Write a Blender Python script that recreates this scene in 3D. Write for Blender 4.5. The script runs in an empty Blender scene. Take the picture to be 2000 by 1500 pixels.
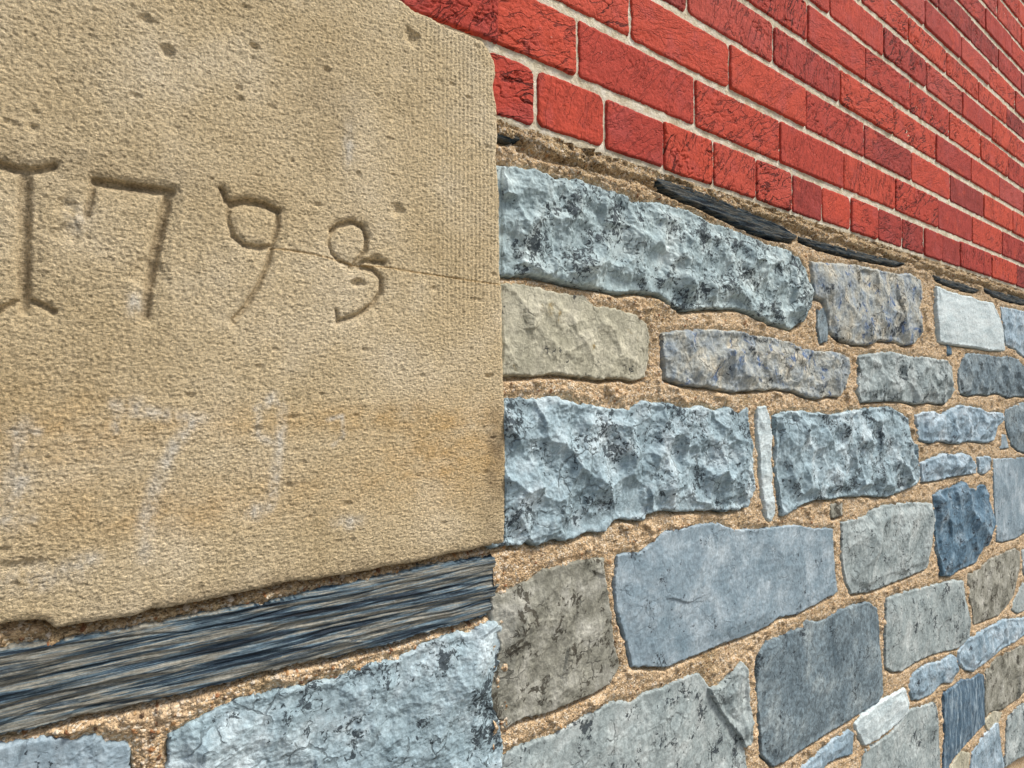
import bpy, math, random
import numpy as np
from mathutils import Matrix, Vector

# ------------------------------------------------------------------ camera, sky, sun
S = bpy.context.scene
F = 1170.0            # focal length in photo pixels (photo 2000 px wide)
HOR = 750.0
VPR, VPL, XC = 2560.0, 2750.0, 978.0
DC = 923.0 / (VPR - XC)          # depth of the wall's fold
H = 1.25                         # camera height above the pavement
cam_d = bpy.data.cameras.new('camera'); cam = bpy.data.objects.new('camera', cam_d)
S.collection.objects.link(cam); S.camera = cam
cam_d.sensor_width = 36; cam_d.lens = 36 * F / 2000
cam_d.clip_start = 0.01; cam_d.clip_end = 2000
cam.location = (0, 0, H); cam.rotation_euler = (math.pi / 2, 0, 0)

SUN_EL, SUN_AZ = math.radians(55), math.radians(100)   # azimuth clockwise from +Y
W = bpy.data.worlds.new('World'); S.world = W; W.use_nodes = True
wn = W.node_tree.nodes; wl = W.node_tree.links
sky = wn.new('ShaderNodeTexSky'); sky.sky_type = 'NISHITA'; sky.sun_disc = False
sky.sun_elevation = SUN_EL; sky.sun_rotation = SUN_AZ
sky.dust_density = 4; sky.air_density = 1.0
bg = wn['Background']; bg.inputs['Strength'].default_value = 0.08
wl.new(sky.outputs[0], bg.inputs[0])
sun_d = bpy.data.lights.new('sun', 'SUN'); sun = bpy.data.objects.new('sun', sun_d)
S.collection.objects.link(sun)
sun_d.energy = 2.7; sun_d.angle = math.radians(14); sun_d.color = (1, 0.95, 0.88)
sdir = Vector((math.sin(SUN_AZ) * math.cos(SUN_EL), math.cos(SUN_AZ) * math.cos(SUN_EL), math.sin(SUN_EL)))
sun.rotation_euler = sdir.to_track_quat('Z', 'Y').to_euler()
sun.location = sdir * 10
S.view_settings.view_transform = 'Standard'; S.view_settings.look = 'None'
S.view_settings.exposure = 0.55; S.view_settings.gamma = 1.0

# ------------------------------------------------------------------ geometry of the two wall faces
def frame(VP):
    d = np.array([(VP - 1000) / F, 1.0]); L = np.hypot(*d); d /= L
    return d, L
DIR = {'R': frame(VPR), 'L': frame(VPL)}
VPS = {'R': VPR, 'L': VPL}
CX, CY = (XC - 1000) / F * DC, DC
def to_wall(px, py, side, w=0.0):
    """photo ray -> (u, v) on the wall face pushed out by w metres"""
    d, _ = DIR[side]; n = np.array([d[1], -d[0]])
    r = np.array([(px - 1000) / F, 1.0])
    c = np.array([CX, CY]) + n * w
    s = (c @ n) / (r @ n)
    p = r * s
    return float((p - c) @ d), float(-(py - HOR) / F * s)
def depth_at(side, u):
    return CY + DIR[side][0][1] * u
def step_at(side, u, k=1.0):
    return max(0.00055, depth_at(side, u) / (F * 0.512) * 0.95) * k
def mat_of(side):
    d, _ = DIR[side]
    return Matrix.Rotation(math.atan2(d[1], d[0]), 4, 'Z')

# ------------------------------------------------------------------ numpy noise
def _h(ix, iy, seed):
    with np.errstate(over='ignore'):
        h = (ix.astype(np.uint32) * np.uint32(374761393)) ^ (iy.astype(np.uint32) * np.uint32(668265263)) ^ np.uint32((seed * 2246822519) & 0xffffffff)
        h = (h ^ (h >> np.uint32(13))) * np.uint32(1274126177)
        h = (h ^ (h >> np.uint32(16))) * np.uint32(2654435761)
        h ^= h >> np.uint32(15)
    return h
def rnd(ix, iy, seed): return _h(ix, iy, seed).astype(np.float64) / 4294967295.0
def perlin(x, y, seed=0):
    xi = np.floor(x); yi = np.floor(y); fx = x - xi; fy = y - yi
    xi = xi.astype(np.int64); yi = yi.astype(np.int64)
    sx = fx * fx * fx * (fx * (fx * 6 - 15) + 10); sy = fy * fy * fy * (fy * (fy * 6 - 15) + 10)
    def g(ox, oy):
        a = rnd(xi + ox, yi + oy, seed) * 2 * math.pi
        return np.cos(a) * (fx - ox) + np.sin(a) * (fy - oy)
    a = g(0, 0) + sx * (g(1, 0) - g(0, 0)); b = g(0, 1) + sx * (g(1, 1) - g(0, 1))
    return (a + sy * (b - a)) * 1.5
def fbm(x, y, seed=0, octs=4, rough=0.5):
    t = 0; a = 1; s = 0
    for k in range(octs):
        t = t + a * perlin(x * 2 ** k, y * 2 ** k, seed + 17 * k); s += a; a *= rough
    return t / s
def chips(x, y, cell, seed, k=0.36, tilt=0.62, rng=0.22):
    """struck-stone relief: the lowest of many tilted scoops, sharp ridges between them (in units of cell)"""
    x = x / cell; y = y / cell
    xi = np.floor(x).astype(np.int64); yi = np.floor(y).astype(np.int64)
    out = np.full(x.shape, 9.0)
    for ox in (-1, 0, 1):
        for oy in (-1, 0, 1):
            cx = xi + ox; cy = yi + oy
            dx = x - (cx + rnd(cx, cy, seed)); dy = y - (cy + rnd(cx, cy, seed + 1))
            a = rnd(cx, cy, seed + 2) * 2 * math.pi; m = rnd(cx, cy, seed + 3) * tilt
            out = np.minimum(out, (rnd(cx, cy, seed + 4) - .5) * rng + k * (dx * dx + dy * dy) + m * (np.cos(a) * dx + np.sin(a) * dy))
    return (out - 0.18) * cell
def worley(x, y, cell, seed):
    x = x / cell; y = y / cell
    xi = np.floor(x).astype(np.int64); yi = np.floor(y).astype(np.int64)
    f1 = np.full(x.shape, 9.0); idr = np.zeros(x.shape)
    for ox in (-1, 0, 1):
        for oy in (-1, 0, 1):
            cx = xi + ox; cy = yi + oy
            d = np.hypot(x - (cx + rnd(cx, cy, seed)), y - (cy + rnd(cx, cy, seed + 1)))
            m = d < f1; f1 = np.where(m, d, f1); idr = np.where(m, rnd(cx, cy, seed + 9), idr)
    return f1, idr
def sst(a, b, x):
    t = np.clip((x - a) / (b - a), 0, 1); return t * t * (3 - 2 * t)
def poly_sdf(U, V, P):
    """signed distance, positive inside"""
    P = np.asarray(P); n = len(P); d2 = np.full(U.shape, 1e9); ins = np.zeros(U.shape, bool)
    for i in range(n):
        ax, ay = P[i]; bx, by = P[(i + 1) % n]; ex = bx - ax; ey = by - ay
        t = np.clip(((U - ax) * ex + (V - ay) * ey) / (ex * ex + ey * ey + 1e-18), 0, 1)
        d2 = np.minimum(d2, (U - ax - t * ex) ** 2 + (V - ay - t * ey) ** 2)
        if ay != by:
            ins ^= ((ay > V) != (by > V)) & (U < ex * (V - ay) / ey + ax)
    return np.where(ins, 1, -1) * np.sqrt(d2)
def line_dist(U, V, P):
    P = np.asarray(P); d2 = np.full(U.shape, 1e9)
    for i in range(len(P) - 1):
        ax, ay = P[i]; ex, ey = P[i + 1] - P[i]
        t = np.clip(((U - ax) * ex + (V - ay) * ey) / (ex * ex + ey * ey + 1e-18), 0, 1)
        d2 = np.minimum(d2, (U - ax - t * ex) ** 2 + (V - ay - t * ey) ** 2)
    return np.sqrt(d2)

# ------------------------------------------------------------------ mesh building
def grid_arrays(U, V, Wd, keep):
    ny, nx = U.shape
    idx = np.arange(ny * nx).reshape(ny, nx)
    q = keep[:-1, :-1] & keep[1:, :-1] & keep[:-1, 1:] & keep[1:, 1:]
    quads = np.stack([idx[:-1, :-1][q], idx[:-1, 1:][q], idx[1:, 1:][q], idx[1:, :-1][q]], 1)
    return quads
def make_mesh(name, verts, quads, attr=None, mats=()):
    used = np.unique(quads); remap = np.zeros(len(verts), np.int64); remap[used] = np.arange(len(used))
    verts = verts[used]; quads = remap[quads]
    me = bpy.data.meshes.new(name)
    me.vertices.add(len(verts)); me.vertices.foreach_set('co', verts.astype(np.float32).ravel())
    me.loops.add(quads.size); me.loops.foreach_set('vertex_index', quads.astype(np.int32).ravel())
    me.polygons.add(len(quads)); me.polygons.foreach_set('loop_start', np.arange(0, quads.size, 4, dtype=np.int32))
    me.polygons.foreach_set('use_smooth', np.ones(len(quads), bool))
    if attr is not None:
        a = me.attributes.new('mask', 'FLOAT_COLOR', 'POINT')
        a.data.foreach_set('color', attr[used].astype(np.float32).ravel())
    me.update(calc_edges=True); me.validate()
    for m in mats: me.materials.append(m)
    return me
def link(name, me, parent=None, side=None, label=None):
    o = bpy.data.objects.new(name, me); S.collection.objects.link(o)
    if parent: o.parent = parent
    if side: o.matrix_local = mat_of(side) if parent else Matrix.Translation((CX, CY, 0)) @ mat_of(side)
    if label: o['label'] = label
    return o
def pack(U, V, Wd): return np.stack([U.ravel(), -Wd.ravel(), V.ravel() + H], 1)
def bigrid(side, u0, u1, v0, v1, k=1.0):
    us = [u0]
    while us[-1] < u1: us.append(us[-1] + step_at(side, us[-1], k))
    us = np.array(us); dv = step_at(side, u0, k)
    vs = np.arange(v0, v1 + dv, dv)
    return np.meshgrid(us, vs)

# ------------------------------------------------------------------ materials
def lin(c):
    return tuple(((v / 255) / 12.92 if v / 255 <= 0.04045 else ((v / 255 + 0.055) / 1.055) ** 2.4) for v in c) + (1,)
class NT:
    def __init__(s, name):
        s.m = bpy.data.materials.new(name); s.m.use_nodes = True; s.t = s.m.node_tree; s.n = s.t.nodes
        s.bsdf = s.n['Principled BSDF']; s.tc = s.n.new('ShaderNodeTexCoord').outputs['Object']
    def put(s, sock, v):
        if isinstance(v, bpy.types.NodeSocket): s.t.links.new(v, sock)
        elif v is not None: sock.default_value = v
    def math(s, op, a, b=None, c=None, clamp=False):
        n = s.n.new('ShaderNodeMath'); n.operation = op; n.use_clamp = clamp
        s.put(n.inputs[0], a); s.put(n.inputs[1], b)
        if c is not None: s.put(n.inputs[2], c)
        return n.outputs[0]
    def scale(s, vec, k):
        n = s.n.new('ShaderNodeVectorMath'); n.operation = 'MULTIPLY'; s.put(n.inputs[0], vec); n.inputs[1].default_value = k
        return n.outputs[0]
    def addv(s, a, b):
        n = s.n.new('ShaderNodeVectorMath'); n.operation = 'ADD'; s.put(n.inputs[0], a); s.put(n.inputs[1], b); return n.outputs[0]
    def noise(s, vec, sc, det=4, rough=.55, dist=0, color=False):
        n = s.n.new('ShaderNodeTexNoise'); s.put(n.inputs['Vector'], vec); n.inputs['Scale'].default_value = sc
        n.inputs['Detail'].default_value = det; n.inputs['Roughness'].default_value = rough; n.inputs['Distortion'].default_value = dist
        return n.outputs['Color'] if color else n.outputs['Fac']
    def vor(s, vec, sc, feat='F1', out='Distance'):
        n = s.n.new('ShaderNodeTexVoronoi'); n.feature = feat; s.put(n.inputs['Vector'], vec); n.inputs['Scale'].default_value = sc
        return n.outputs[out]
    def step(s, v, a, b, lo=0.0, hi=1.0):
        n = s.n.new('ShaderNodeMapRange'); n.interpolation_type = 'SMOOTHSTEP'; s.put(n.inputs[0], v)
        n.inputs[1].default_value = a; n.inputs[2].default_value = b; n.inputs[3].default_value = lo; n.inputs[4].default_value = hi
        return n.outputs[0]
    def mix(s, f, a, b, mode='MIX'):
        n = s.n.new('ShaderNodeMix'); n.data_type = 'RGBA'; n.blend_type = mode
        s.put(n.inputs[0], f); s.put(n.inputs[6], a); s.put(n.inputs[7], b); return n.outputs[2]
    def ramp(s, v, stops):
        n = s.n.new('ShaderNodeValToRGB'); s.put(n.inputs[0], v); e = n.color_ramp.elements
        while len(e) < len(stops): e.new(.5)
        for x, (p, c) in zip(e, stops): x.position = p; x.color = c
        return n.outputs[0]
    def gray(s, v):
        n = s.n.new('ShaderNodeCombineColor'); [s.put(n.inputs[i], v) for i in range(3)]; return n.outputs[0]
    def mask(s):
        n = s.n.new('ShaderNodeVertexColor'); n.layer_name = 'mask'; q = s.n.new('ShaderNodeSeparateColor')
        s.t.links.new(n.outputs[0], q.inputs[0]); return q.outputs[0], q.outputs[1], q.outputs[2]
    def warp(s, vec, sc, amt):
        c = s.noise(vec, sc, 3, .6, color=True)
        n = s.n.new('ShaderNodeVectorMath'); n.operation = 'MULTIPLY_ADD'; s.put(n.inputs[0], c)
        n.inputs[1].default_value = (amt,) * 3; s.put(n.inputs[2], vec); return n.outputs[0]
    def finish(s, col, height, dist=0.001, rough=.85, strength=1.0, spec=.3):
        s.put(s.bsdf.inputs['Base Color'], col); s.put(s.bsdf.inputs['Roughness'], rough)
        s.bsdf.inputs['Specular IOR Level'].default_value = spec
        b = s.n.new('ShaderNodeBump'); b.inputs['Distance'].default_value = dist; b.inputs['Strength'].default_value = strength
        s.put(b.inputs['Height'], height); s.t.links.new(b.outputs[0], s.bsdf.inputs['Normal'])
        return s.m

def stone_mat(name, cols, speck=0.0, speck_sc=130, speck_col=(40, 50, 58), aniso=(1, 1, 1), mott=18, var=.5, crack=.5,
              bump=1.0, rough=.8, patch=None, patch_t=.55, fine=260):
    n = NT(name); v = n.scale(n.tc, aniso)
    d, m, l = [lin(c) for c in cols]
    base = n.ramp(n.noise(v, mott, 7, .68, .3), [(.30, d), (.5, m), (.70, l)])
    if patch:
        base = n.mix(n.step(n.noise(v, mott * 1.3, 6, .7, .6), patch_t, patch_t + .08), base, lin(patch))
    g = n.noise(v, 120, 5, .7, .5)
    base = n.mix(1.0, base, n.gray(n.step(g, .30, .70, 1 - var * .6, 1 + var * .38)), 'MULTIPLY')
    ff = n.noise(n.tc, fine, 4, .7)
    base = n.mix(1.0, base, n.gray(n.step(ff, .3, .7, .84, 1.14)), 'MULTIPLY')
    h = n.math('MULTIPLY_ADD', g, 1.1, n.math('MULTIPLY', ff, .45))
    if speck > 0:
        pt = n.noise(v, 24, 4, .6)
        ns = n.noise(n.warp(v, 60, .01), speck_sc, 6, .72, .8)
        k = n.math('MULTIPLY_ADD', pt, 0.95, ns)
        sp = n.step(k, 1.185 - speck * .125, 1.215 - speck * .125)
        base = n.mix(n.math('MULTIPLY', sp, .88), base, lin(speck_col))
        h = n.math('SUBTRACT', h, n.math('MULTIPLY', sp, .55))
    if crack > 0:
        cr = n.vor(n.warp(v, 45, .02), 42, 'DISTANCE_TO_EDGE')
        cm = n.math('MULTIPLY', n.step(cr, .018, .05, 1, 0), n.step(n.noise(v, 30, 3, .6), .5, .62))
        cm = n.math('MULTIPLY', cm, crack)
        base = n.mix(cm, base, lin(tuple(int(x * .32) for x in cols[0])))
        h = n.math('SUBTRACT', h, n.math('MULTIPLY', cm, .9))
    r, gg, b = n.mask()
    base = n.mix(r, base, lin((38, 40, 38)))
    return n.finish(base, h, 0.0011 * bump, rough)

M = {}
M['lime'] = stone_mat('limestone_speckled', [(128, 148, 154), (166, 185, 188), (204, 218, 217)], speck=.95, speck_sc=190, crack=.6)
M['lime2'] = stone_mat('limestone_blue', [(122, 144, 153), (158, 179, 187), (202, 217, 222)], speck=.85, speck_sc=180, crack=.6)
M['tan'] = stone_mat('stone_buff', [(152, 150, 130), (182, 179, 158), (204, 200, 180)], speck=.25, crack=.35, patch=(160, 140, 92), patch_t=.6, bump=1.5)
M['ochreblue'] = stone_mat('stone_blue_ochre', [(120, 138, 155), (170, 175, 170), (206, 198, 176)], speck=.45, speck_sc=110, patch=(92, 115, 150), patch_t=.56, bump=1.8, mott=30)
M['slate'] = stone_mat('stone_slate_smooth', [(106, 130, 143), (142, 161, 172), (190, 204, 211)], speck=.25, speck_sc=170, crack=.3, bump=.8, mott=14, var=.35, rough=.6)
M['slategrey'] = stone_mat('stone_dark_grey', [(84, 102, 112), (120, 137, 145), (160, 172, 174)], speck=.45, speck_sc=200, crack=.25, bump=.9, mott=14, var=.8)
M['brown'] = stone_mat('stone_brown_grey', [(104, 104, 92), (150, 150, 138), (196, 196, 186)], speck=.75, speck_sc=100, speck_col=(66, 62, 52), crack=.5, bump=1.2, mott=26)
M['dkblue'] = stone_mat('stone_dark_blue', [(58, 88, 108), (96, 126, 146), (160, 182, 196)], speck=.55, speck_sc=90, speck_col=(34, 42, 54), mott=24, bump=1.2, rough=.6)
M['pale'] = stone_mat('stone_pale', [(176, 194, 198), (202, 216, 218), (218, 228, 228)], speck=0, aniso=(1, 1, 6), crack=.35, bump=.6, mott=10, var=.3)
M['grey'] = stone_mat('stone_grey', [(124, 138, 140), (160, 172, 172), (198, 206, 204)], speck=.6, speck_sc=130, crack=.5, bump=1.0)
M['ltblue'] = stone_mat('stone_light_blue', [(108, 134, 150), (154, 176, 189), (206, 219, 226)], speck=.3, crack=.5, bump=1.0, rough=.6)
M['streak'] = stone_mat('stone_streaked_blue', [(52, 80, 100), (82, 110, 130), (176, 196, 208)], speck=.2, aniso=(3.2, 1, .8), mott=26, bump=.9, crack=0, rough=.55)

def slate_mat(name, dark):
    n = NT(name); v = n.scale(n.tc, (2.2, 1, 24) if dark else (.8, 1, 19)); v = n.warp(v, 4, .02)
    a = n.noise(v, 9, 8, .66, .3); b = n.noise(n.scale(n.tc, (3, 3, 60)), 9, 5, .7)
    k = 0.45 if dark else 1
    c = n.ramp(a, [(.32, lin((14, 22, 30))), (.42, lin((34, 54, 70))), (.47, lin((92, 114, 126))), (.53, lin((150, 146, 132))), (.57, lin((112, 118, 114))), (.61, lin((40, 58, 72))), (.70, lin((172, 184, 184)))])
    if dark: c = n.mix(.62, c, lin((16, 20, 24)))
    c = n.mix(1.0, c, n.gray(n.step(b, .3, .7, .5, 1.3)), 'MULTIPLY')
    f = n.noise(n.tc, 380, 4, .7)
    c = n.mix(1.0, c, n.gray(n.step(f, .3, .7, .8, 1.2)), 'MULTIPLY')
    h = n.math('ADD', n.math('MULTIPLY', a, 3.0), n.math('MULTIPLY_ADD', b, 1.2, n.math('MULTIPLY', f, .2)))
    return n.finish(c, h, .0012, .8 if dark else .6, spec=.12 if dark else .35)
M['strip'] = slate_mat('slate_layers', False); M['strip_dark'] = slate_mat('slate_layers_dark', True)

def mortar_mat():
    n = NT('mortar_sand')
    r, g, b = n.mask()          # r pebble amount, g dirt, b pebble tone
    base = n.ramp(n.noise(n.tc, 26, 5, .6), [(.3, lin((178, 152, 118))), (.5, lin((214, 190, 156))), (.72, lin((236, 218, 190)))])
    dirtc = n.ramp(n.noise(n.tc, 75, 7, .75), [(.36, lin((44, 38, 28))), (.47, lin((112, 96, 68))), (.62, lin((190, 172, 134)))])
    base = n.mix(n.step(n.noise(n.tc, 9, 3, .6), .42, .62, 0, .45), base, lin((176, 154, 124))); base = n.mix(g, base, dirtc)
    cell = n.vor(n.tc, 560, out='Color'); sp = n.n.new('ShaderNodeSeparateColor'); n.t.links.new(cell, sp.inputs[0])
    gr = n.ramp(sp.outputs[0], [(0, lin((64, 54, 44))), (.14, lin((146, 118, 88))), (.4, lin((200, 170, 132))), (.75, lin((232, 200, 155))), (.93, lin((240, 232, 214)))])
    base = n.mix(n.math('MULTIPLY_ADD', g, -.15, .6), base, gr)
    bl = n.step(n.math('MULTIPLY_ADD', g, .05, n.noise(n.tc, 280, 5, .8)), .61, .66)
    base = n.mix(n.math('MULTIPLY', bl, n.math('MULTIPLY_ADD', g, .5, .35)), base, lin((44, 38, 30)))
    pb = n.ramp(b, [(0, lin((60, 46, 40))), (.25, lin((150, 96, 62))), (.5, lin((190, 150, 100))), (.8, lin((226, 214, 196)))])
    base = n.mix(r, base, pb)
    h = n.math('ADD', n.math('MULTIPLY', n.vor(n.tc, 560), -1.6), n.math('MULTIPLY', n.noise(n.tc, 260, 5, .7), 2.4))
    return n.finish(base, h, .0009, 1.0, spec=.05)
M['mortar'] = mortar_mat()
def lime_mortar():
    n = NT('mortar_pale'); r, g, b = n.mask()
    c = n.ramp(n.noise(n.tc, 60, 6, .7), [(.30, lin((176, 164, 136))), (.46, lin((214, 204, 178))), (.7, lin((238, 233, 218)))])
    c = n.mix(g, c, lin((150, 134, 102)))
    sp = n.step(n.noise(n.tc, 330, 5, .8), .60, .67)
    c = n.mix(n.math('MULTIPLY', sp, .7), c, lin((84, 74, 58)))
    h = n.noise(n.tc, 300, 6, .75)
    return n.finish(c, h, .0022, .95, spec=.15)
M['pale_mortar'] = lime_mortar()

def brick_mat():
    n = NT('red_brick'); r, g, b = n.mask()       # r tone, g crease amount, b seed
    comb = n.n.new('ShaderNodeCombineXYZ'); n.put(comb.inputs[1], n.math('MULTIPLY', b, 9.0))
    v = n.addv(n.tc, comb.outputs[0])
    c = n.ramp(r, [(0, lin((142, 56, 50))), (.25, lin((168, 64, 54))), (.5, lin((182, 70, 54))), (.8, lin((196, 80, 58))), (1, lin((172, 76, 68)))])
    pm = n.step(n.noise(v, 22, 4, .6), .5, .66)
    c = n.mix(n.math('MULTIPLY', pm, .45), c, lin((174, 80, 76)))
    om = n.step(n.noise(v, 17, 4, .6, .3), .56, .68)
    c = n.mix(n.math('MULTIPLY', om, .5), c, lin((204, 82, 58)))
    g1 = n.noise(v, 230, 5, .75)
    c = n.mix(1.0, c, n.gray(n.step(g1, .3, .7, .80, 1.16)), 'MULTIPLY')
    # pressed folds in the clay
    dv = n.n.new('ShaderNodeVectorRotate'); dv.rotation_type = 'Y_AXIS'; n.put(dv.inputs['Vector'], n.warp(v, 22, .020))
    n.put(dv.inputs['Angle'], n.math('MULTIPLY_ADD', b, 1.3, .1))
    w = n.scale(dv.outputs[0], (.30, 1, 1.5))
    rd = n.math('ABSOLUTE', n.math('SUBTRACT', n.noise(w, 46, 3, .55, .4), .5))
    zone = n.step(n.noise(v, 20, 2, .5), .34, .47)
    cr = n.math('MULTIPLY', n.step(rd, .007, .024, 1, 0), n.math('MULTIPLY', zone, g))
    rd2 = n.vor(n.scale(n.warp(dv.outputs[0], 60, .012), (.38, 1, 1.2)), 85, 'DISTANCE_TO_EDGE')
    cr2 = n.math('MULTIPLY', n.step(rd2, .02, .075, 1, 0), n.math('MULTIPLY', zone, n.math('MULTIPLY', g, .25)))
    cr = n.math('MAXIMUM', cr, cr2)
    c = n.mix(n.math('MULTIPLY', cr, .8), c, lin((58, 18, 16)))  # dark colour painted into the folds, following their shade
    pit = n.step(n.noise(v, 190, 3, .6), .70, .74)
    c = n.mix(n.math('MULTIPLY', pit, .7), c, lin((70, 26, 22)))
    wh = n.step(n.noise(v, 330, 2, .5), .775, .80)
    c = n.mix(n.math('MULTIPLY', wh, .6), c, lin((226, 180, 165)))
    h = n.math('SUBTRACT', n.math('ADD', n.math('MULTIPLY', g1, .7), n.math('MULTIPLY', n.noise(w, 40, 5, .6), 1.5)), n.math('MULTIPLY', n.math('ADD', cr, pit), 1.3))
    return n.finish(c, h, .0020, .85, spec=.2)
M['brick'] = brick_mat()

def sandstone_mat():
    n = NT('sandstone'); r, g, b = n.mask()       # r orange stain, g pale bloom, b grey-brown stains and painted groove shade
    c = n.ramp(n.noise(n.tc, 9, 5, .6), [(.3, lin((214, 193, 152))), (.5, lin((227, 208, 170))), (.7, lin((238, 223, 192)))])
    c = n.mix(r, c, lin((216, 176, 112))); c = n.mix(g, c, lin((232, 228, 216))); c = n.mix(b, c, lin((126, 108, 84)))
    v = n.scale(n.tc, (.85, 1, 1.2))
    a = n.noise(v, 520, 5, .76, .1)
    c = n.mix(1.0, c, n.gray(n.step(a, .36, .64, .76, 1.42)), 'MULTIPLY')
    c = n.mix(n.math('MULTIPLY', n.step(a, .34, .44, 1, 0), .42), c, lin((116, 98, 62)))
    f = n.noise(n.tc, 1100, 3, .7)
    c = n.mix(1.0, c, n.gray(n.step(f, .3, .7, .86, 1.12)), 'MULTIPLY')
    h = n.math('ADD', n.math('MULTIPLY', a, 1.8), n.math('MULTIPLY', f, .4))
    return n.finish(c, h, .0023, .95, spec=.15)
M['sand'] = sandstone_mat()

def ground_mat():
    n = NT('pavement'); c = n.ramp(n.noise(n.tc, 30, 8, .7), [(.3, lin((120, 116, 108))), (.7, lin((160, 155, 146)))])
    return n.finish(c, n.noise(n.tc, 200, 4, .7), .002, .9)

# ------------------------------------------------------------------ setting: the pavement
gm = bpy.data.meshes.new('pavement')
gm.from_pydata([(-300, -300, 0), (300, -300, 0), (300, 300, 0), (-300, 300, 0)], [], [(0, 1, 2, 3)])
gm.materials.append(ground_mat()); go = link('ground', gm); go['kind'] = 'structure'

def thing(name, label, cat):
    o = bpy.data.objects.new(name, None); S.collection.objects.link(o); o.location = (CX, CY, 0)
    o.empty_display_size = .2; o['label'] = label; o['category'] = cat; return o
stonew = thing('rubble_masonry', 'rough grey and blue limestone rubble wall set in sandy mortar below the red bricks', 'wall')
brickw = thing('brick_masonry', 'red brick wall with pale mortar joints above the grey rubble stones', 'wall')

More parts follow.
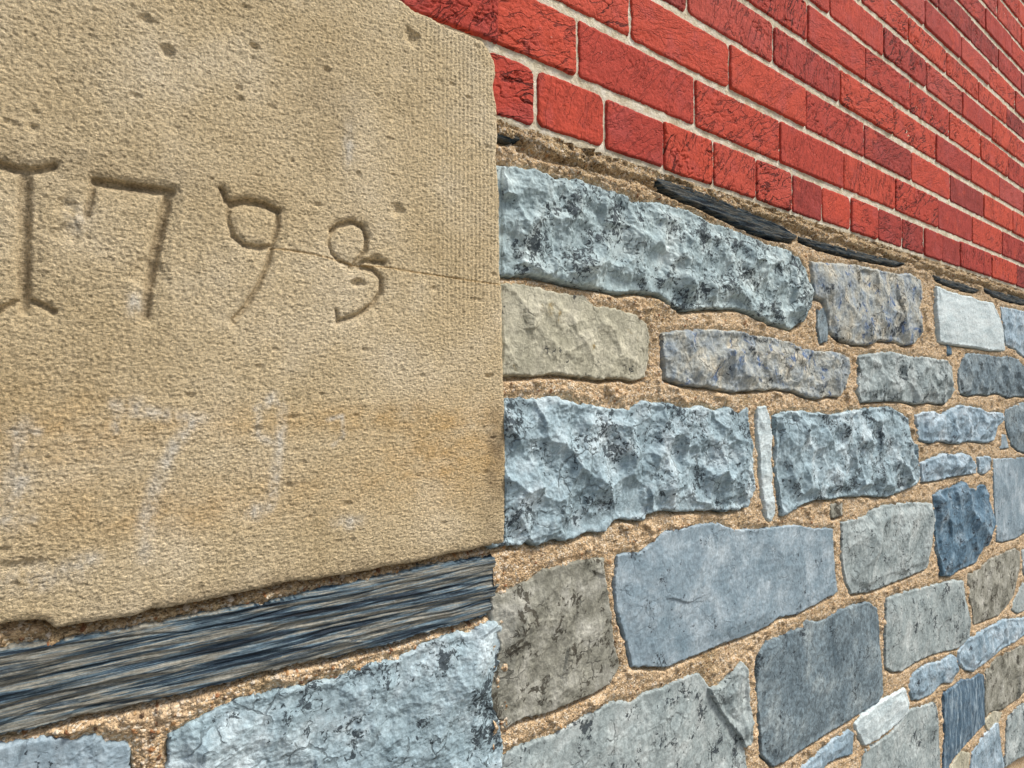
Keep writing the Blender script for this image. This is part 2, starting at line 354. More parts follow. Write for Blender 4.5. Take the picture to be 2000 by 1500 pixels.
# ------------------------------------------------------------------ stones (outlines in photo pixels, put on the wall face at real size)
ST = [
 # side, material, w0, relief, chip cell, edge radius, label, outline
 ('R','lime',.010,.85,.023,.008,'long pale limestone with black specks, highest stone beside the carved block',[(948,318),(972,325),(1010,328),(1050,335),(1085,352),(1130,352),(1180,372),(1215,380),(1240,398),(1290,397),(1340,410),(1385,435),(1450,455),(1500,478),(1540,490),(1562,507),(1576,529),(1586,566),(1584,599),(1571,625),(1549,641),(1523,632),(1498,626),(1478,614),(1446,600),(1390,600),(1334,604),(1318,594),(1294,574),(1254,567),(1210,570),(1174,560),(1126,554),(1082,542),(1030,534),(948,534)]),
 ('R','tan',.006,.35,.022,.005,'buff weathered stone below the top limestone',[(948,556),(1010,556),(1060,566),(1100,575),(1140,580),(1160,600),(1200,605),(1240,615),(1262,632),(1268,660),(1266,700),(1258,735),(1235,741),(1210,735),(1170,739),(1130,733),(1100,727),(1060,730),(1020,732),(948,733)]),
 ('R','ochreblue',.010,.7,.022,.007,'long blue and ochre stone',[(1297,652),(1330,648),(1380,646),(1450,650),(1472,658),(1509,661),(1542,670),(1571,683),(1604,689),(1641,691),(1659,700),(1659,727),(1652,757),(1641,773),(1622,771),(1600,777),(1575,771),(1549,760),(1516,757),(1479,760),(1434,762),(1410,758),(1378,752),(1334,748),(1302,736),(1298,688)]),
 ('R','ochreblue',.012,.45,.035,.014,'thick worn stone with ochre crust and blue band',[(1588,511),(1615,515),(1655,517),(1699,524),(1758,537),(1780,535),(1798,548),(1802,570),(1797,603),(1802,617),(1798,654),(1784,672),(1765,672),(1754,665),(1714,663),(1699,672),(1670,670),(1641,661),(1622,643),(1620,617),(1611,584),(1593,577)]),
 ('R','slategrey',.002,.1,.02,.002,'small upright blue chip',[(1595,606),(1611,603),(1615,636),(1613,665),(1600,669),(1594,639)]),
 ('R','pale',.012,.15,.04,.003,'pale white flat faced block',[(1829,560),(1852,571),(1880,579),(1898,582),(1910,589),(1938,593),(1950,616),(1958,646),(1961,683),(1934,682),(1910,677),(1870,672),(1836,666),(1831,624)]),
 ('R','ltblue',.008,.5,.03,.005,None,[(1956,600),(1976,604),(2000,610),(2035,620),(2035,705),(2000,694),(1980,678),(1966,672),(1960,640)]),
 ('R','grey',.010,.8,.026,.008,None,[(1677,698),(1707,691),(1743,689),(1780,698),(1817,700),(1835,705),(1850,704),(1861,716),(1861,749),(1859,775),(1846,788),(1817,784),(1787,788),(1762,781),(1721,781),(1685,784),(1677,764),(1681,727)]),
 ('R','slategrey',.008,.6,.03,.006,None,[(1876,720),(1882,704),(1890,692),(1906,692),(1930,695),(1958,700),(1970,696),(1990,704),(2000,716),(2035,722),(2035,775),(1984,772),(1970,776),(1948,766),(1930,770),(1910,768),(1892,772),(1876,766),(1873,740)]),
 ('R','dkblue',.004,.1,.02,.001,None,[(1850,675),(1856,680),(1857,691),(1849,690)]),
 ('R','lime2',.012,.9,.027,.009,'largest craggy limestone with black specks',[(948,790),(1014,780),(1042,783),(1090,778),(1118,788),(1150,794),(1198,800),(1238,800),(1258,786),(1310,790),(1338,800),(1374,796),(1402,806),(1422,796),(1442,806),(1462,798),(1466,840),(1472,876),(1470,916),(1473,956),(1462,988),(1422,998),(1390,994),(1330,998),(1294,994),(1266,1002),(1258,1014),(1206,1012),(1186,1036),(1150,1040),(1110,1052),(1082,1052),(1050,1064),(1030,1052),(1018,1064),(990,1064),(968,1072),(948,1050)]),
 ('R','pale',.008,.4,.02,.003,'narrow white upright sliver',[(1481,797),(1496,795),(1505,823),(1507,859),(1505,896),(1509,955),(1513,1002),(1507,1017),(1498,1010),(1490,977),(1485,903),(1479,830)]),
 ('R','lime2',.013,.8,.025,.009,None,[(1516,815),(1534,808),(1560,804),(1604,810),(1633,812),(1699,799),(1736,797),(1762,808),(1773,819),(1775,848),(1791,870),(1797,914),(1795,940),(1780,951),(1736,969),(1688,966),(1655,968),(1626,973),(1597,973),(1560,988),(1529,1004),(1525,962),(1518,914),(1518,867)]),
 ('R','ltblue',.012,.7,.028,.007,None,[(1792,813),(1812,806),(1830,807),(1842,812),(1857,803),(1877,793),(1900,797),(1917,800),(1933,808),(1960,808),(1961,820),(1948,833),(1942,857),(1930,863),(1910,861),(1893,859),(1873,864),(1857,863),(1840,858),(1817,863),(1800,857),(1795,837)]),
 ('R','slategrey',.006,.4,.04,.006,None,[(1965,802),(1983,793),(1995,788),(2035,785),(2035,888),(2000,883),(1987,878),(1975,867),(1967,843),(1963,820)]),
 ('R','slate',.001,.1,.02,.002,'tiny triangular blue chip',[(1955,850),(1961,850),(1967,873),(1951,875)]),
 ('R','ltblue',.012,.7,.030,.004,'thin light blue flake',[(1802,907),(1817,900),(1850,887),(1867,892),(1882,887),(1895,893),(1903,903),(1907,922),(1892,925),(1870,927),(1850,932),(1825,938),(1803,940)]),
 ('R','ltblue',.008,.5,.015,.004,None,[(1910,895),(1923,893),(1936,895),(1934,913),(1923,925),(1913,922)]),
 ('R','slate',.006,.15,.05,.003,None,[(1939,898),(1967,897),(2000,895),(2040,895),(2040,1022),(2000,1039),(1983,1050),(1958,1057),(1947,1055),(1942,975),(1940,933)]),
 ('R','dkblue',.012,.6,.050,.006,'dark blue cleft stone',[(1827,970),(1840,960),(1867,952),(1882,944),(1895,955),(1908,957),(1918,948),(1928,952),(1933,980),(1940,1000),(1944,1030),(1935,1058),(1922,1067),(1910,1098),(1877,1112),(1857,1123),(1840,1123),(1838,1093),(1832,1075),(1830,1033)]),
 ('R','grey',.009,.4,.060,.005,'grey stone with a raised lip on its top edge',[(1647,1023),(1695,1010),(1702,998),(1739,987),(1783,983),(1821,985),(1821,1023),(1823,1060),(1812,1108),(1790,1119),(1735,1141),(1706,1153),(1665,1159),(1654,1133),(1647,1089)]),
 ('R','slate',.007,.10,.06,.003,'big smooth blue slate slab',[(1208,1088),(1254,1080),(1302,1040),(1350,1032),(1372,1025),(1405,1025),(1434,1036),(1471,1036),(1555,1027),(1585,1034),(1625,1034),(1629,1097),(1634,1155),(1607,1170),(1577,1185),(1555,1199),(1522,1203),(1497,1221),(1453,1240),(1401,1258),(1361,1276),(1300,1300),(1236,1300),(1228,1260),(1208,1196),(1202,1140)]),
 ('R','brown',.007,.25,.040,.004,'brown grey mottled squarish stone',[(960,1168),(988,1156),(1032,1140),(1060,1116),(1100,1104),(1160,1092),(1178,1092),(1180,1124),(1190,1172),(1196,1240),(1208,1300),(1192,1332),(1164,1352),(1120,1368),(1076,1388),(1052,1392),(1016,1404),(988,1420),(974,1405),(955,1372),(955,1332),(972,1288),(978,1252),(962,1212)]),
 ('R','grey',.006,.25,.070,.004,None,[(972,1482),(1040,1452),(1080,1440),(1120,1416),(1152,1396),(1200,1372),(1232,1376),(1260,1356),(1300,1344),(1350,1320),(1365,1317),(1376,1331),(1392,1350),(1402,1385),(1420,1407),(1440,1432),(1452,1460),(1458,1500),(1466,1600),(970,1640)]),
 ('R','grey',.014,.5,.040,.004,'wedge shaped grey shard',[(1389,1346),(1412,1346),(1453,1297),(1460,1309),(1464,1353),(1469,1408),(1471,1450),(1458,1458),(1441,1428),(1421,1401),(1405,1378)]),
 ('R','slategrey',.008,.14,.060,.005,'large dark grey square stone',[(1480,1296),(1484,1280),(1500,1254),(1520,1248),(1538,1238),(1566,1230),(1578,1214),(1596,1218),(1616,1212),(1643,1192),(1695,1177),(1711,1188),(1717,1214),(1718,1262),(1724,1353),(1717,1368),(1680,1390),(1636,1419),(1577,1456),(1526,1489),(1511,1496),(1489,1474),(1486,1427),(1480,1353)]),
 ('R','grey',.008,.18,.050,.004,None,[(1733,1172),(1764,1159),(1805,1150),(1838,1141),(1863,1135),(1882,1137),(1885,1170),(1896,1214),(1893,1243),(1871,1265),(1819,1276),(1790,1291),(1764,1308),(1746,1311),(1731,1302),(1730,1243)]),
 ('R','brown',.006,.3,.05,.004,None,[(1892,1123),(1910,1115),(1935,1093),(1958,1082),(1983,1073),(1991,1078),(1992,1103),(1987,1127),(1980,1160),(1970,1177),(1950,1200),(1925,1210),(1902,1218),(1900,1192),(1893,1167),(1897,1145),(1890,1137)]),
 ('R','grey',.006,.3,.03,.004,None,[(1996,1077),(2035,1055),(2035,1112),(2004,1135),(1998,1110)]),
 ('R','grey',.004,.2,.02,.003,None,[(1974,1188),(1984,1166),(1996,1138),(2012,1150),(2004,1188),(1987,1197)]),
 ('R','ltblue',.012,.5,.040,.004,'light blue slanting stone',[(1876,1274),(1892,1254),(1916,1238),(1950,1220),(1964,1212),(2000,1210),(2040,1195),(2040,1225),(2000,1240),(1978,1254),(1956,1268),(1936,1284),(1918,1298),(1902,1310),(1890,1308),(1874,1294)]),
 ('R','ltblue',.008,.5,.030,.004,None,[(1780,1328),(1788,1316),(1812,1300),(1840,1292),(1860,1280),(1868,1286),(1866,1308),(1860,1332),(1840,1332),(1824,1352),(1800,1364),(1784,1366),(1778,1348)]),
 ('R','brown',.008,.3,.05,.004,None,[(1926,1312),(1950,1286),(1980,1270),(2000,1262),(2040,1250),(2040,1335),(2000,1350),(1980,1370),(1956,1384),(1936,1388),(1926,1400),(1923,1370),(1924,1340)]),
 ('R','streak',.008,.2,.05,.003,'dark blue stone with pale vertical streaks',[(1843,1356),(1860,1346),(1880,1330),(1900,1328),(1914,1318),(1922,1320),(1922,1414),(1900,1438),(1874,1466),(1854,1494),(1850,1525),(1840,1525),(1843,1496),(1846,1440),(1844,1390)]),
 ('R','pale',.010,.3,.030,.003,'pale slanting shard',[(1673,1416),(1685,1400),(1720,1372),(1768,1348),(1775,1372),(1774,1390),(1739,1423),(1702,1449),(1689,1454),(1676,1430)]),
 ('R','grey',.008,.2,.06,.005,None,[(1776,1390),(1824,1374),(1828,1380),(1832,1420),(1836,1480),(1838,1530),(1680,1530),(1692,1466),(1712,1456),(1740,1436),(1768,1402)]),
 ('R','tan',.006,.3,.02,.004,None,[(1856,1500),(1876,1470),(1894,1472),(1891,1500),(1888,1525),(1852,1525)]),
 ('R','ltblue',.008,.3,.03,.004,None,[(1900,1474),(1920,1440),(1946,1412),(1950,1414),(1954,1450),(1960,1496),(1962,1525),(1894,1525)]),
 ('R','tan',.006,.3,.02,.004,None,[(1924,1412),(1940,1390),(1956,1392),(1950,1408),(1930,1428)]),
 ('R','grey',.008,.3,.04,.004,None,[(1968,1404),(1996,1376),(2040,1362),(2040,1458),(1988,1480),(1964,1496),(1966,1440)]),
 ('R','ltblue',.008,.4,.03,.004,None,[(1570,1500),(1600,1474),(1630,1446),(1660,1428),(1667,1434),(1666,1472),(1636,1480),(1620,1486),(1610,1496),(1600,1515),(1560,1515)]),
 ('R','brown',-.001,.2,.02,.002,None,[(1617,985),(1640,982),(1640,1005),(1620,1010)]),
 ('L','lime2',.010,.5,.040,.005,'large pale limestone with black blotches under the slate course',[(332,1441),(381,1416),(413,1395),(455,1374),(507,1364),(560,1350),(623,1339),(658,1332),(686,1318),(724,1300),(780,1292),(820,1268),(872,1244),(924,1240),(940,1224),(964,1214),(978,1224),(984,1252),(980,1284),(962,1324),(960,1368),(976,1408),(982,1460),(980,1480),(980,1640),(328,1700)]),
 ('L','slate',.006,.3,.04,.005,'low grey green stone',[(-300,1520),(-80,1475),(0,1458),(63,1451),(98,1444),(140,1448),(182,1441),(210,1451),(241,1455),(250,1469),(252,1560),(250,1750),(-300,1800)]),
]
STRIPS = [
 ('L','strip',.008,'long layered slate course under the carved sandstone',[(-300,1338),(-80,1290),(0,1276),(35,1268),(98,1261),(175,1248),(245,1235),(350,1213),(455,1194),(560,1175),(647,1150),(700,1140),(780,1124),(860,1104),(924,1096),(966,1091),(968,1124),(974,1144),(964,1164),(962,1192),(924,1212),(860,1228),(780,1252),(700,1272),(665,1280),(577,1297),(490,1318),(402,1343),(315,1364),(245,1381),(175,1395),(105,1413),(35,1427),(0,1436),(-80,1455),(-300,1508)]),
 ('R','strip_dark',.010,'black slate sliver under the bricks',[(1286,350),(1312,356),(1340,366),(1380,381),(1430,402),(1480,423),(1530,444),(1556,461),(1549,467),(1510,461),(1470,447),(1430,428),(1380,404),(1330,382),(1300,366)]),
 ('R','strip_dark',.009,None,[(1562,464),(1600,474),(1650,486),(1700,499),(1766,515),(1750,516),(1690,504),(1640,492),(1590,478)]),
 ('R','strip_dark',.007,None,[(1824,539),(1840,546),(1868,553),(1892,559),(1911,567),(1904,569),(1880,564),(1860,557),(1838,549)]),
 ('R','strip_dark',.007,None,[(1922,564),(1950,572),(1980,580),(2000,586),(2030,593),(2030,600),(2000,593),(1970,586),(1940,576)]),
 ('R','strip_dark',.005,None,[(950,259),(1000,266),(1022,273),(1000,271),(950,264)]),
]
def wall_poly(side, pts, w): return [to_wall(x, y, side, w) for x, y in pts]

def stone_mesh(side, P, w0, relief, cell, er, seed, kstep=1.0, edge_noise=1.0, layered=False):
    A = np.array(P); pad = .006
    U, V = bigrid(side, A[:, 0].min() - pad, A[:, 0].max() + pad, A[:, 1].min() - pad, A[:, 1].max() + pad, kstep)
    d = poly_sdf(U, V, P) + .0016 * depth_at(side, A[:, 0].mean())
    d = d + edge_noise * (.0034 * fbm(U * 60, V * 60, seed, 4, .62) + .0014 * fbm(U * 260, V * 260, seed + 5, 2, .7)); er = er * .4; w0 = w0 * .8
    t = np.clip(1 - d / er, 0, 1)
    prof = -er * .8 * (1 - np.sqrt(np.clip(1 - t * t, 0, 1)))
    prof = np.where(d < 0, -er * .8 + d * 5.0, prof)
    if layered:
        z = V * 105 + .8 * fbm(U * 7, V * 12, seed, 3)
        rel = .0045 * fbm(U * 5, z, seed + 3, 4, .55) + .0022 * fbm(U * 12, z * 3.1, seed + 8, 3)
        rel += -.003 * sst(.10, .0, np.abs(fbm(U * 3, z * .55, seed + 11, 2)))
        zz = V + .0016 * fbm(U * 9, V * 20, seed + 14, 2)
        rel = rel * .5 + .75 * chips(U * .09 + .3 * zz, zz, .0070, seed + 15) + .9 * chips(U * .15, zz, .0028, seed + 16)
    else:
        sk_ = (seed * .37) % 1.4 - .7
        wx = U + .25 * cell * fbm(U / cell * .8, V / cell * .8, seed + 21, 2); wy = V + .25 * cell * fbm(U / cell * .8 + 9, V / cell * .8, seed + 22, 2)
        pm_ = .12 + .5 * sst(-.15, .35, fbm(U / cell * .55, V / cell * .55, seed + 33, 2))
        rel = relief * (.95 * chips(wx + sk_ * wy, wy - .3 * sk_ * wx, cell * 1.15, seed) + pm_ * chips(wx, wy - .3 * wx, cell * .42, seed + 40)
                        + .010 * fbm(U / cell * .5, V / cell * .5, seed + 60, 2)) * np.clip(.35 + d / .012, .35, 1)
        st_ = step_at(side, A[:, 0].mean())
        rel += .0018 * (.3 + relief) * fbm(U * 130, V * 130, seed + 70, 3, .62)
        rel += .0007 * min(1, max(0, 1.6 - 1200 * st_)) * fbm(U * 420, V * 420, seed + 80, 2)
    if not layered:
        rel = rel + relief * cell * .30 * np.clip(d / .02, 0, 1); lo = .0045 - w0; rel = np.where(rel < lo, lo + (rel - lo) * .2, rel)      # the hollows bottom out above the mortar
    Wd = w0 + prof + rel
    if side == 'R': Wd = np.where((U < -.001) & (V > -.150), np.minimum(Wd, .0035), Wd)   # tucked under the carved block
    keep = (d > -.004) & (Wd > -.016)
    col = np.zeros(U.shape + (4,)); col[..., 3] = 1
    return U, V, Wd, keep, col

polys = {'L': [], 'R': []}
for i, (side, mk, w0, rel, cell, er, lab, pts) in enumerate(ST):
    P = wall_poly(side, pts, w0 * .6)
    polys[side].append(P)
    U, V, Wd, keep, col = stone_mesh(side, P, w0, rel, cell, er, 100 + i * 13)
    me = make_mesh('stone', pack(U, V, Wd), grid_arrays(U, V, Wd, keep), col.reshape(-1, 4), [M[mk]])
    link('stone', me, stonew, side, lab)
for i, (side, mk, w0, lab, pts) in enumerate(STRIPS):
    P = wall_poly(side, pts, w0 * .7); polys[side].append(P)
    U, V, Wd, keep, col = stone_mesh(side, P, w0, 0, .02, .004 if i == 0 else .002, 900 + i * 13, edge_noise=1.0 if i == 0 else .6, layered=True)
    if i: Wd = Wd * .55 + .003
    me = make_mesh('slate_strip', pack(U, V, Wd), grid_arrays(U, V, Wd, keep), col.reshape(-1, 4), [M[mk]])
    link('slate_strip', me, stonew, side, lab)

# ------------------------------------------------------------------ carved sandstone block
CS = [(-420,-455),(784,0),(808,20),(840,33),(875,54),(910,66),(941,80),(955,98),(966,119),(968,147),(964,171),(971,210),(972,262),(969,308),(975,385),(976,525),(980,555),(982,700),(985,780),(987,850),(988,950),(986,1040),(984,1060),(948,1068),(916,1076),(892,1078),(848,1090),(812,1098),(756,1106),(697,1119),(612,1133),(574,1134),(525,1147),(455,1161),(402,1173),(332,1186),(297,1191),(266,1203),(175,1217),(105,1227),(88,1212),(45,1212),(0,1220),(-80,1235),(-420,1310)]
WCS = .009
P = wall_poly('L', CS, WCS * .8); polys['L'].append(P)
A = np.array(P)
U, V = bigrid('L', A[:, 0].min(), A[:, 0].max() + .005, A[:, 1].min() - .005, A[:, 1].max() + .004, 1.0)
# keep the u step fine enough for the near end
d = poly_sdf(U, V, P) + .0013 * fbm(U * 60, V * 60, 5, 4, .6)
er = .005; t = np.clip(1 - d / er, 0, 1)
Wd = WCS - er * .8 * (1 - np.sqrt(np.clip(1 - t * t, 0, 1)))
Wd = np.where(d < 0, WCS - er * .8 + d * 5, Wd)
Wd += .0011 * fbm(U * 14, V * 14, 7, 3) + .0006 * fbm(U * 160, V * 200, 9, 3, .6) + .0010 * fbm(U * 420, V * 500, 12, 3, .7)
L = lambda pts: np.array([to_wall(x, y, 'L', WCS) for x, y in pts])
def px(n, x, y): return n * to_wall(x, y, 'L', WCS)[0]
def groove(pts, half, depth):
    g = near_line(U, V, L(pts)) + .0005 * fbm(U * 160, V * 160, 31, 3)
    return depth * (.62 * sst(0, 1, np.clip(1 - g / (half * .62), 0, 1) * 1.2) + .38 * np.clip(1 - g / (half * 1.25), 0, 1)), g
def near_line(U, V, P):
    """distance in which the lower and right flanks count for less, so they slope out gently"""
    out = np.full(U.shape, 1e9)
    for i in range(len(P) - 1):
        ax, ay = P[i]; ex, ey = P[i + 1] - P[i]
        t = np.clip(((U - ax) * ex + (V - ay) * ey) / (ex * ex + ey * ey + 1e-18), 0, 1)
        du = U - ax - t * ex; dv = V - ay - t * ey
        du = np.where(du > 0, du * .75, du); dv = np.where(dv < 0, dv * .45, dv)
        out = np.minimum(out, np.hypot(du, dv))
    return out
NUM = {
 'letter I': [([(46,330),(45,400),(44,470),(44,540),(44,592)], .0066, .0056), ([(-5,316),(25,326),(52,331),(78,328),(104,320)], .0040, .0062), ([(-5,606),(22,592),(42,582),(66,588),(104,606)], .0036, .0042)],
 'digit 7': [([(184,350),(225,356),(280,364),(335,371)], .0044, .0068), ([(182,350),(177,380),(168,418)], .0042, .0040), ([(328,374),(318,420),(306,470),(296,520)], .0060, .0062), ([(296,520),(288,570),(282,612)], .0058, .0052)],
 'digit 9': [([(432,368),(440,388),(452,396)], .0040, .0048), ([(450,397),(480,390),(515,396),(543,410)], .0042, .0064), ([(543,408),(541,440),(532,478)], .0042, .0040), ([(448,400),(444,428),(454,456)], .0036, .0036), ([(454,458),(475,476),(505,482),(530,479)], .0034, .0046), ([(531,479),(521,520),(503,560),(480,598),(456,624)], .0038, .0048)],
 'digit 3': [([(648,450),(660,438),(688,431),(708,440),(716,462)], .0036, .0058), ([(716,462),(715,486),(702,506),(688,519)], .0038, .0048), ([(646,452),(642,474),(648,494),(662,508),(688,519)], .0026, .0028), ([(684,520),(716,507),(750,511)], .0034, .0052), ([(700,519),(728,524),(745,543),(744,570),(728,594),(700,614),(660,626)], .0036, .0048), ([(657,606),(660,626)], .0024, .0040)],
}
carve = np.zeros(U.shape); owner = np.full(U.shape, -1); near = np.full(U.shape, 1e9)
for k, (lab, strokes) in enumerate(NUM.items()):
    for pts, hw, dp in strokes:
        g, dist = groove(pts, hw, dp)
        carve = np.maximum(carve, g)
        m = (dist < hw) & (dist / hw < near); owner[m] = k; near[m] = (dist / hw)[m]
Wd -= carve
tool = sst(-.13, -.04, U) * sst(.0, .10, V); Wd += .00034 * np.sin(U / .0042 * 6.283 + 1.5 * fbm(U * 20, V * 8, 55, 2)) * tool
Wd += .0006 * sst(.02, -.06, V) * fbm(U * 34, V * 330, 57, 3, .6) * sst(-.3, .4, fbm(U * 9, V * 14, 58, 2))
# chips, pits and the crack
PITS = [(805,72,16,.0050,1.2),(286,40,11,.003,1),(326,100,12,.0035,1),(497,90,7,.003,1),(466,172,6,.002,1),(776,410,13,.004,1.3),(735,506,12,.0035,.8),(700,552,12,.0040,1),(290,535,26,.0030,1),(140,455,20,.0022,1),(128,400,13,.0018,1),(700,340,6,.002,1),(345,250,8,.0012,1),(930,585,14,.0015,.4),(955,735,10,.003,.7),(965,855,10,.003,.4),(680,985,14,.0015,.5),(570,815,8,.0015,.6),(628,770,5,.002,1),(62,250,8,.0015,1),(915,190,7,.002,.6),(760,270,7,.0015,.7),(858,160,8,.0015,1),(590,905,9,.0012,.7),(45,1105,30,.0025,.4),(20,240,10,.0015,.6)]
for x, y, r, dp, asp in PITS:
    cu, cv = to_wall(x, y, 'L', WCS); R = r * .00042
    q = np.sqrt(((U - cu) / (R * 1.25)) ** 2 + ((V - cv) / (R * asp)) ** 2) + .45 * fbm(U * 150, V * 150, int(x), 2)
    Wd -= dp * np.clip(1 - q, 0, 1) ** .7
rs = np.random.RandomState(4)
for _ in range(60):
    cu = rs.uniform(-.40, 0); cv = rs.uniform(-.17, .33); R = rs.uniform(.0010, .0028)
    m = (np.abs(U - cu) < .008) & (np.abs(V - cv) < .006)
    q = np.sqrt(((U[m] - cu) / (R * 1.6)) ** 2 + ((V[m] - cv) / R) ** 2)
    Wd[m] -= R * .6 * np.clip(1 - q, 0, 1) ** .6
CRK = [(530,485),(560,488),(600,494),(640,503),(690,517),(750,521),(820,533),(900,545),(985,557)]
cd = line_dist(U, V, L(CRK)) + .0005 * np.abs(fbm(U * 120, V * 120, 77, 2))
Wd -= .0016 * np.clip(1 - cd / .0011, 0, 1) * (.35 + .65 * sst(-.3, .3, fbm(U * 60, V * 60, 79, 2)))
# colour masks
col = np.zeros(U.shape + (4,)); col[..., 3] = 1
def blob(x, y, rx, ry, pw=1.0):
    cu, cv = to_wall(x, y, 'L', WCS); mu = abs(to_wall(x + rx, y, 'L', WCS)[0] - cu); mv = abs(to_wall(x, y + ry, 'L', WCS)[1] - cv)
    return np.exp(-(((U - cu) / mu) ** 2 + ((V - cv) / mv) ** 2))
nz = fbm(U * 40, V * 60, 88, 4, .65)
orange = .65 * blob(900, 880, 120, 90) + .25 * blob(560, 960, 330, 60) + .45 * blob(640, 820, 300, 30) + .35 * blob(120, 850, 160, 120) + .3 * blob(330, 1010, 200, 40)
col[..., 0] = np.clip(orange * (.75 + nz), 0, .8)
col[..., 0] = np.maximum(col[..., 0], .6 * np.clip(1 - cd / .0014, 0, 1))
ws = sum(.9 * blob(x, y, rx, ry) for x, y, rx, ry in [(262,800,22,22),(150,430,26,26),(265,590,20,24),(680,290,10,40),(60,1130,80,26),(170,1100,30,20),(680,1020,26,14),(500,1000,20,16)])
for pts, hw in [([(42,840),(38,920),(32,1015)], .0060), ([(14,838),(70,842)], .003), ([(8,1016),(60,1012)], .003), ([(228,792),(300,806),(388,818)], .0040), ([(380,820),(345,868),(306,940),(286,1010),(282,1085)], .0042), ([(232,792),(226,838)], .0028), ([(505,800),(538,772),(552,800),(548,850),(540,900),(528,990)], .0034), ([(505,800),(500,850),(540,870)], .0026), ([(640,820),(668,812),(672,850),(650,870)], .0016)]:
    ws = np.maximum(ws, .72 * sst(1, .0, line_dist(U, V, L(pts)) / (hw * 2.1)))
col[..., 1] = np.clip(ws * (.55 + 1.3 * fbm(U * 90, V * 60, 91, 4, .7)), 0, .75)
groove_shade = .42 * sst(.0012, .0045, carve)  # shade of the cuts painted in so the strokes read
stain_shade = groove_shade + .5 * blob(965, 960, 26, 130) + .45 * blob(970, 860, 18, 60) + .3 * blob(640, 200, 60, 90) + .35 * blob(800, 1090, 240, 26) + .3 * blob(430, 1160, 260, 18) + .25 * blob(200, 330, 260, 40)  # painted groove shade plus grey-brown stains
col[..., 2] = np.clip(stain_shade * (.7 + 1.2 * fbm(U * 50, V * 50, 95, 4, .65)), 0, .7)
keep = (d > -.004) & (Wd > -.02)
quads = grid_arrays(U, V, Wd, keep)
verts = pack(U, V, Wd)
own_f = owner.ravel()[quads].max(1)
cs_me = make_mesh('date_stone', verts, quads[own_f < 0], col.reshape(-1, 4), [M['sand']])
cs = link('date_stone', cs_me, None, 'L')
cs['label'] = 'carved tan sandstone block dated 1793 with a fine crack, left of the rubble stones'
cs['category'] = 'date stone'
for k, lab in enumerate(NUM):
    me = make_mesh('carved_numeral', verts, quads[own_f == k], col.reshape(-1, 4), [M['sand']])
    o = bpy.data.objects.new('carved_numeral', me); S.collection.objects.link(o); o.parent = cs
    o['label'] = 'carved ' + lab + (' standing for the 1 of the date' if k == 0 else ' of the date')

# ------------------------------------------------------------------ bricks
KH = 923.0 / F                                 # hh -> metres
BEDS = [.328, .4134, .504, .591, .677, .764, .848, .923, 1.005, 1.085, 1.165, 1.245]
while BEDS[-1] < 1.95: BEDS.append(BEDS[-1] + .082)
BEDS = [b * KH for b in BEDS]
def ux(x): return to_wall(x, 700, 'R', 0)[0]
JO = [[1049,1183,1297,1395,1478,1549,1607,1663,1716,1764,1806,1841,1876,1937],
      [1130,1359,1524,1648,1750,1833,1900,1958], [1233,1426,1575,1689,1781,1857,1922,1978],
      [1344,1512,1641,1746,1829,1897,1953], [1578,1690,1778,1855,1916,1970], [1622,1727,1810,1880,1938,1986],
      [1685,1775,1850,1912,1967], [1806,1877,1933,1984], [1834,1898,1951,1995], [1925,1976], [1949,1995]]
rb = random.Random(11)
LEN = .2095
bricks = []     # side,u0,u1,v0,v1
UMAX = 4.2
for c in range(len(BEDS) - 1):
    v0, v1 = BEDS[c], BEDS[c + 1]
    js = [ux(x) for x in JO[c]] if c < len(JO) else [1.2 + (c % 2) * .1 + rb.uniform(-.01, .01)]
    ln = LEN
    while js[-1] < UMAX: js.append(js[-1] + ln + rb.uniform(-.004, .004))
    ln = LEN / 2 if c == 0 else LEN
    while js[0] - ln > 0.0: js.insert(0, js[0] - ln + rb.uniform(-.004, .004))
    if js[0] > .045: js.insert(0, -.014)
    else: js[0] = -.014
    js[-1] = UMAX
    if js[-1] - js[-2] < .06: js.pop(-2)
    for a, b in zip(js[:-1], js[1:]): bricks.append(('R', a, b, v0, v1, c))
    if c >= 1:
        j = -.0065; first = True
        while j > -.8:
            w = (.10 if (c % 2 and first) else LEN); first = False
            bricks.append(('L', j - w, j, v0, v1, c)); j -= w
groups = {'R': [], 'L': []}
def in_frame(side, u, v, m_=60):
    d, _ = DIR[side]; y = CY + d[1] * u; x = CX + d[0] * u
    X = 1000 + F * x / y; Y = HOR - F * v / y
    return -m_ < X < 2000 + m_ and -m_ < Y < 1500 + m_
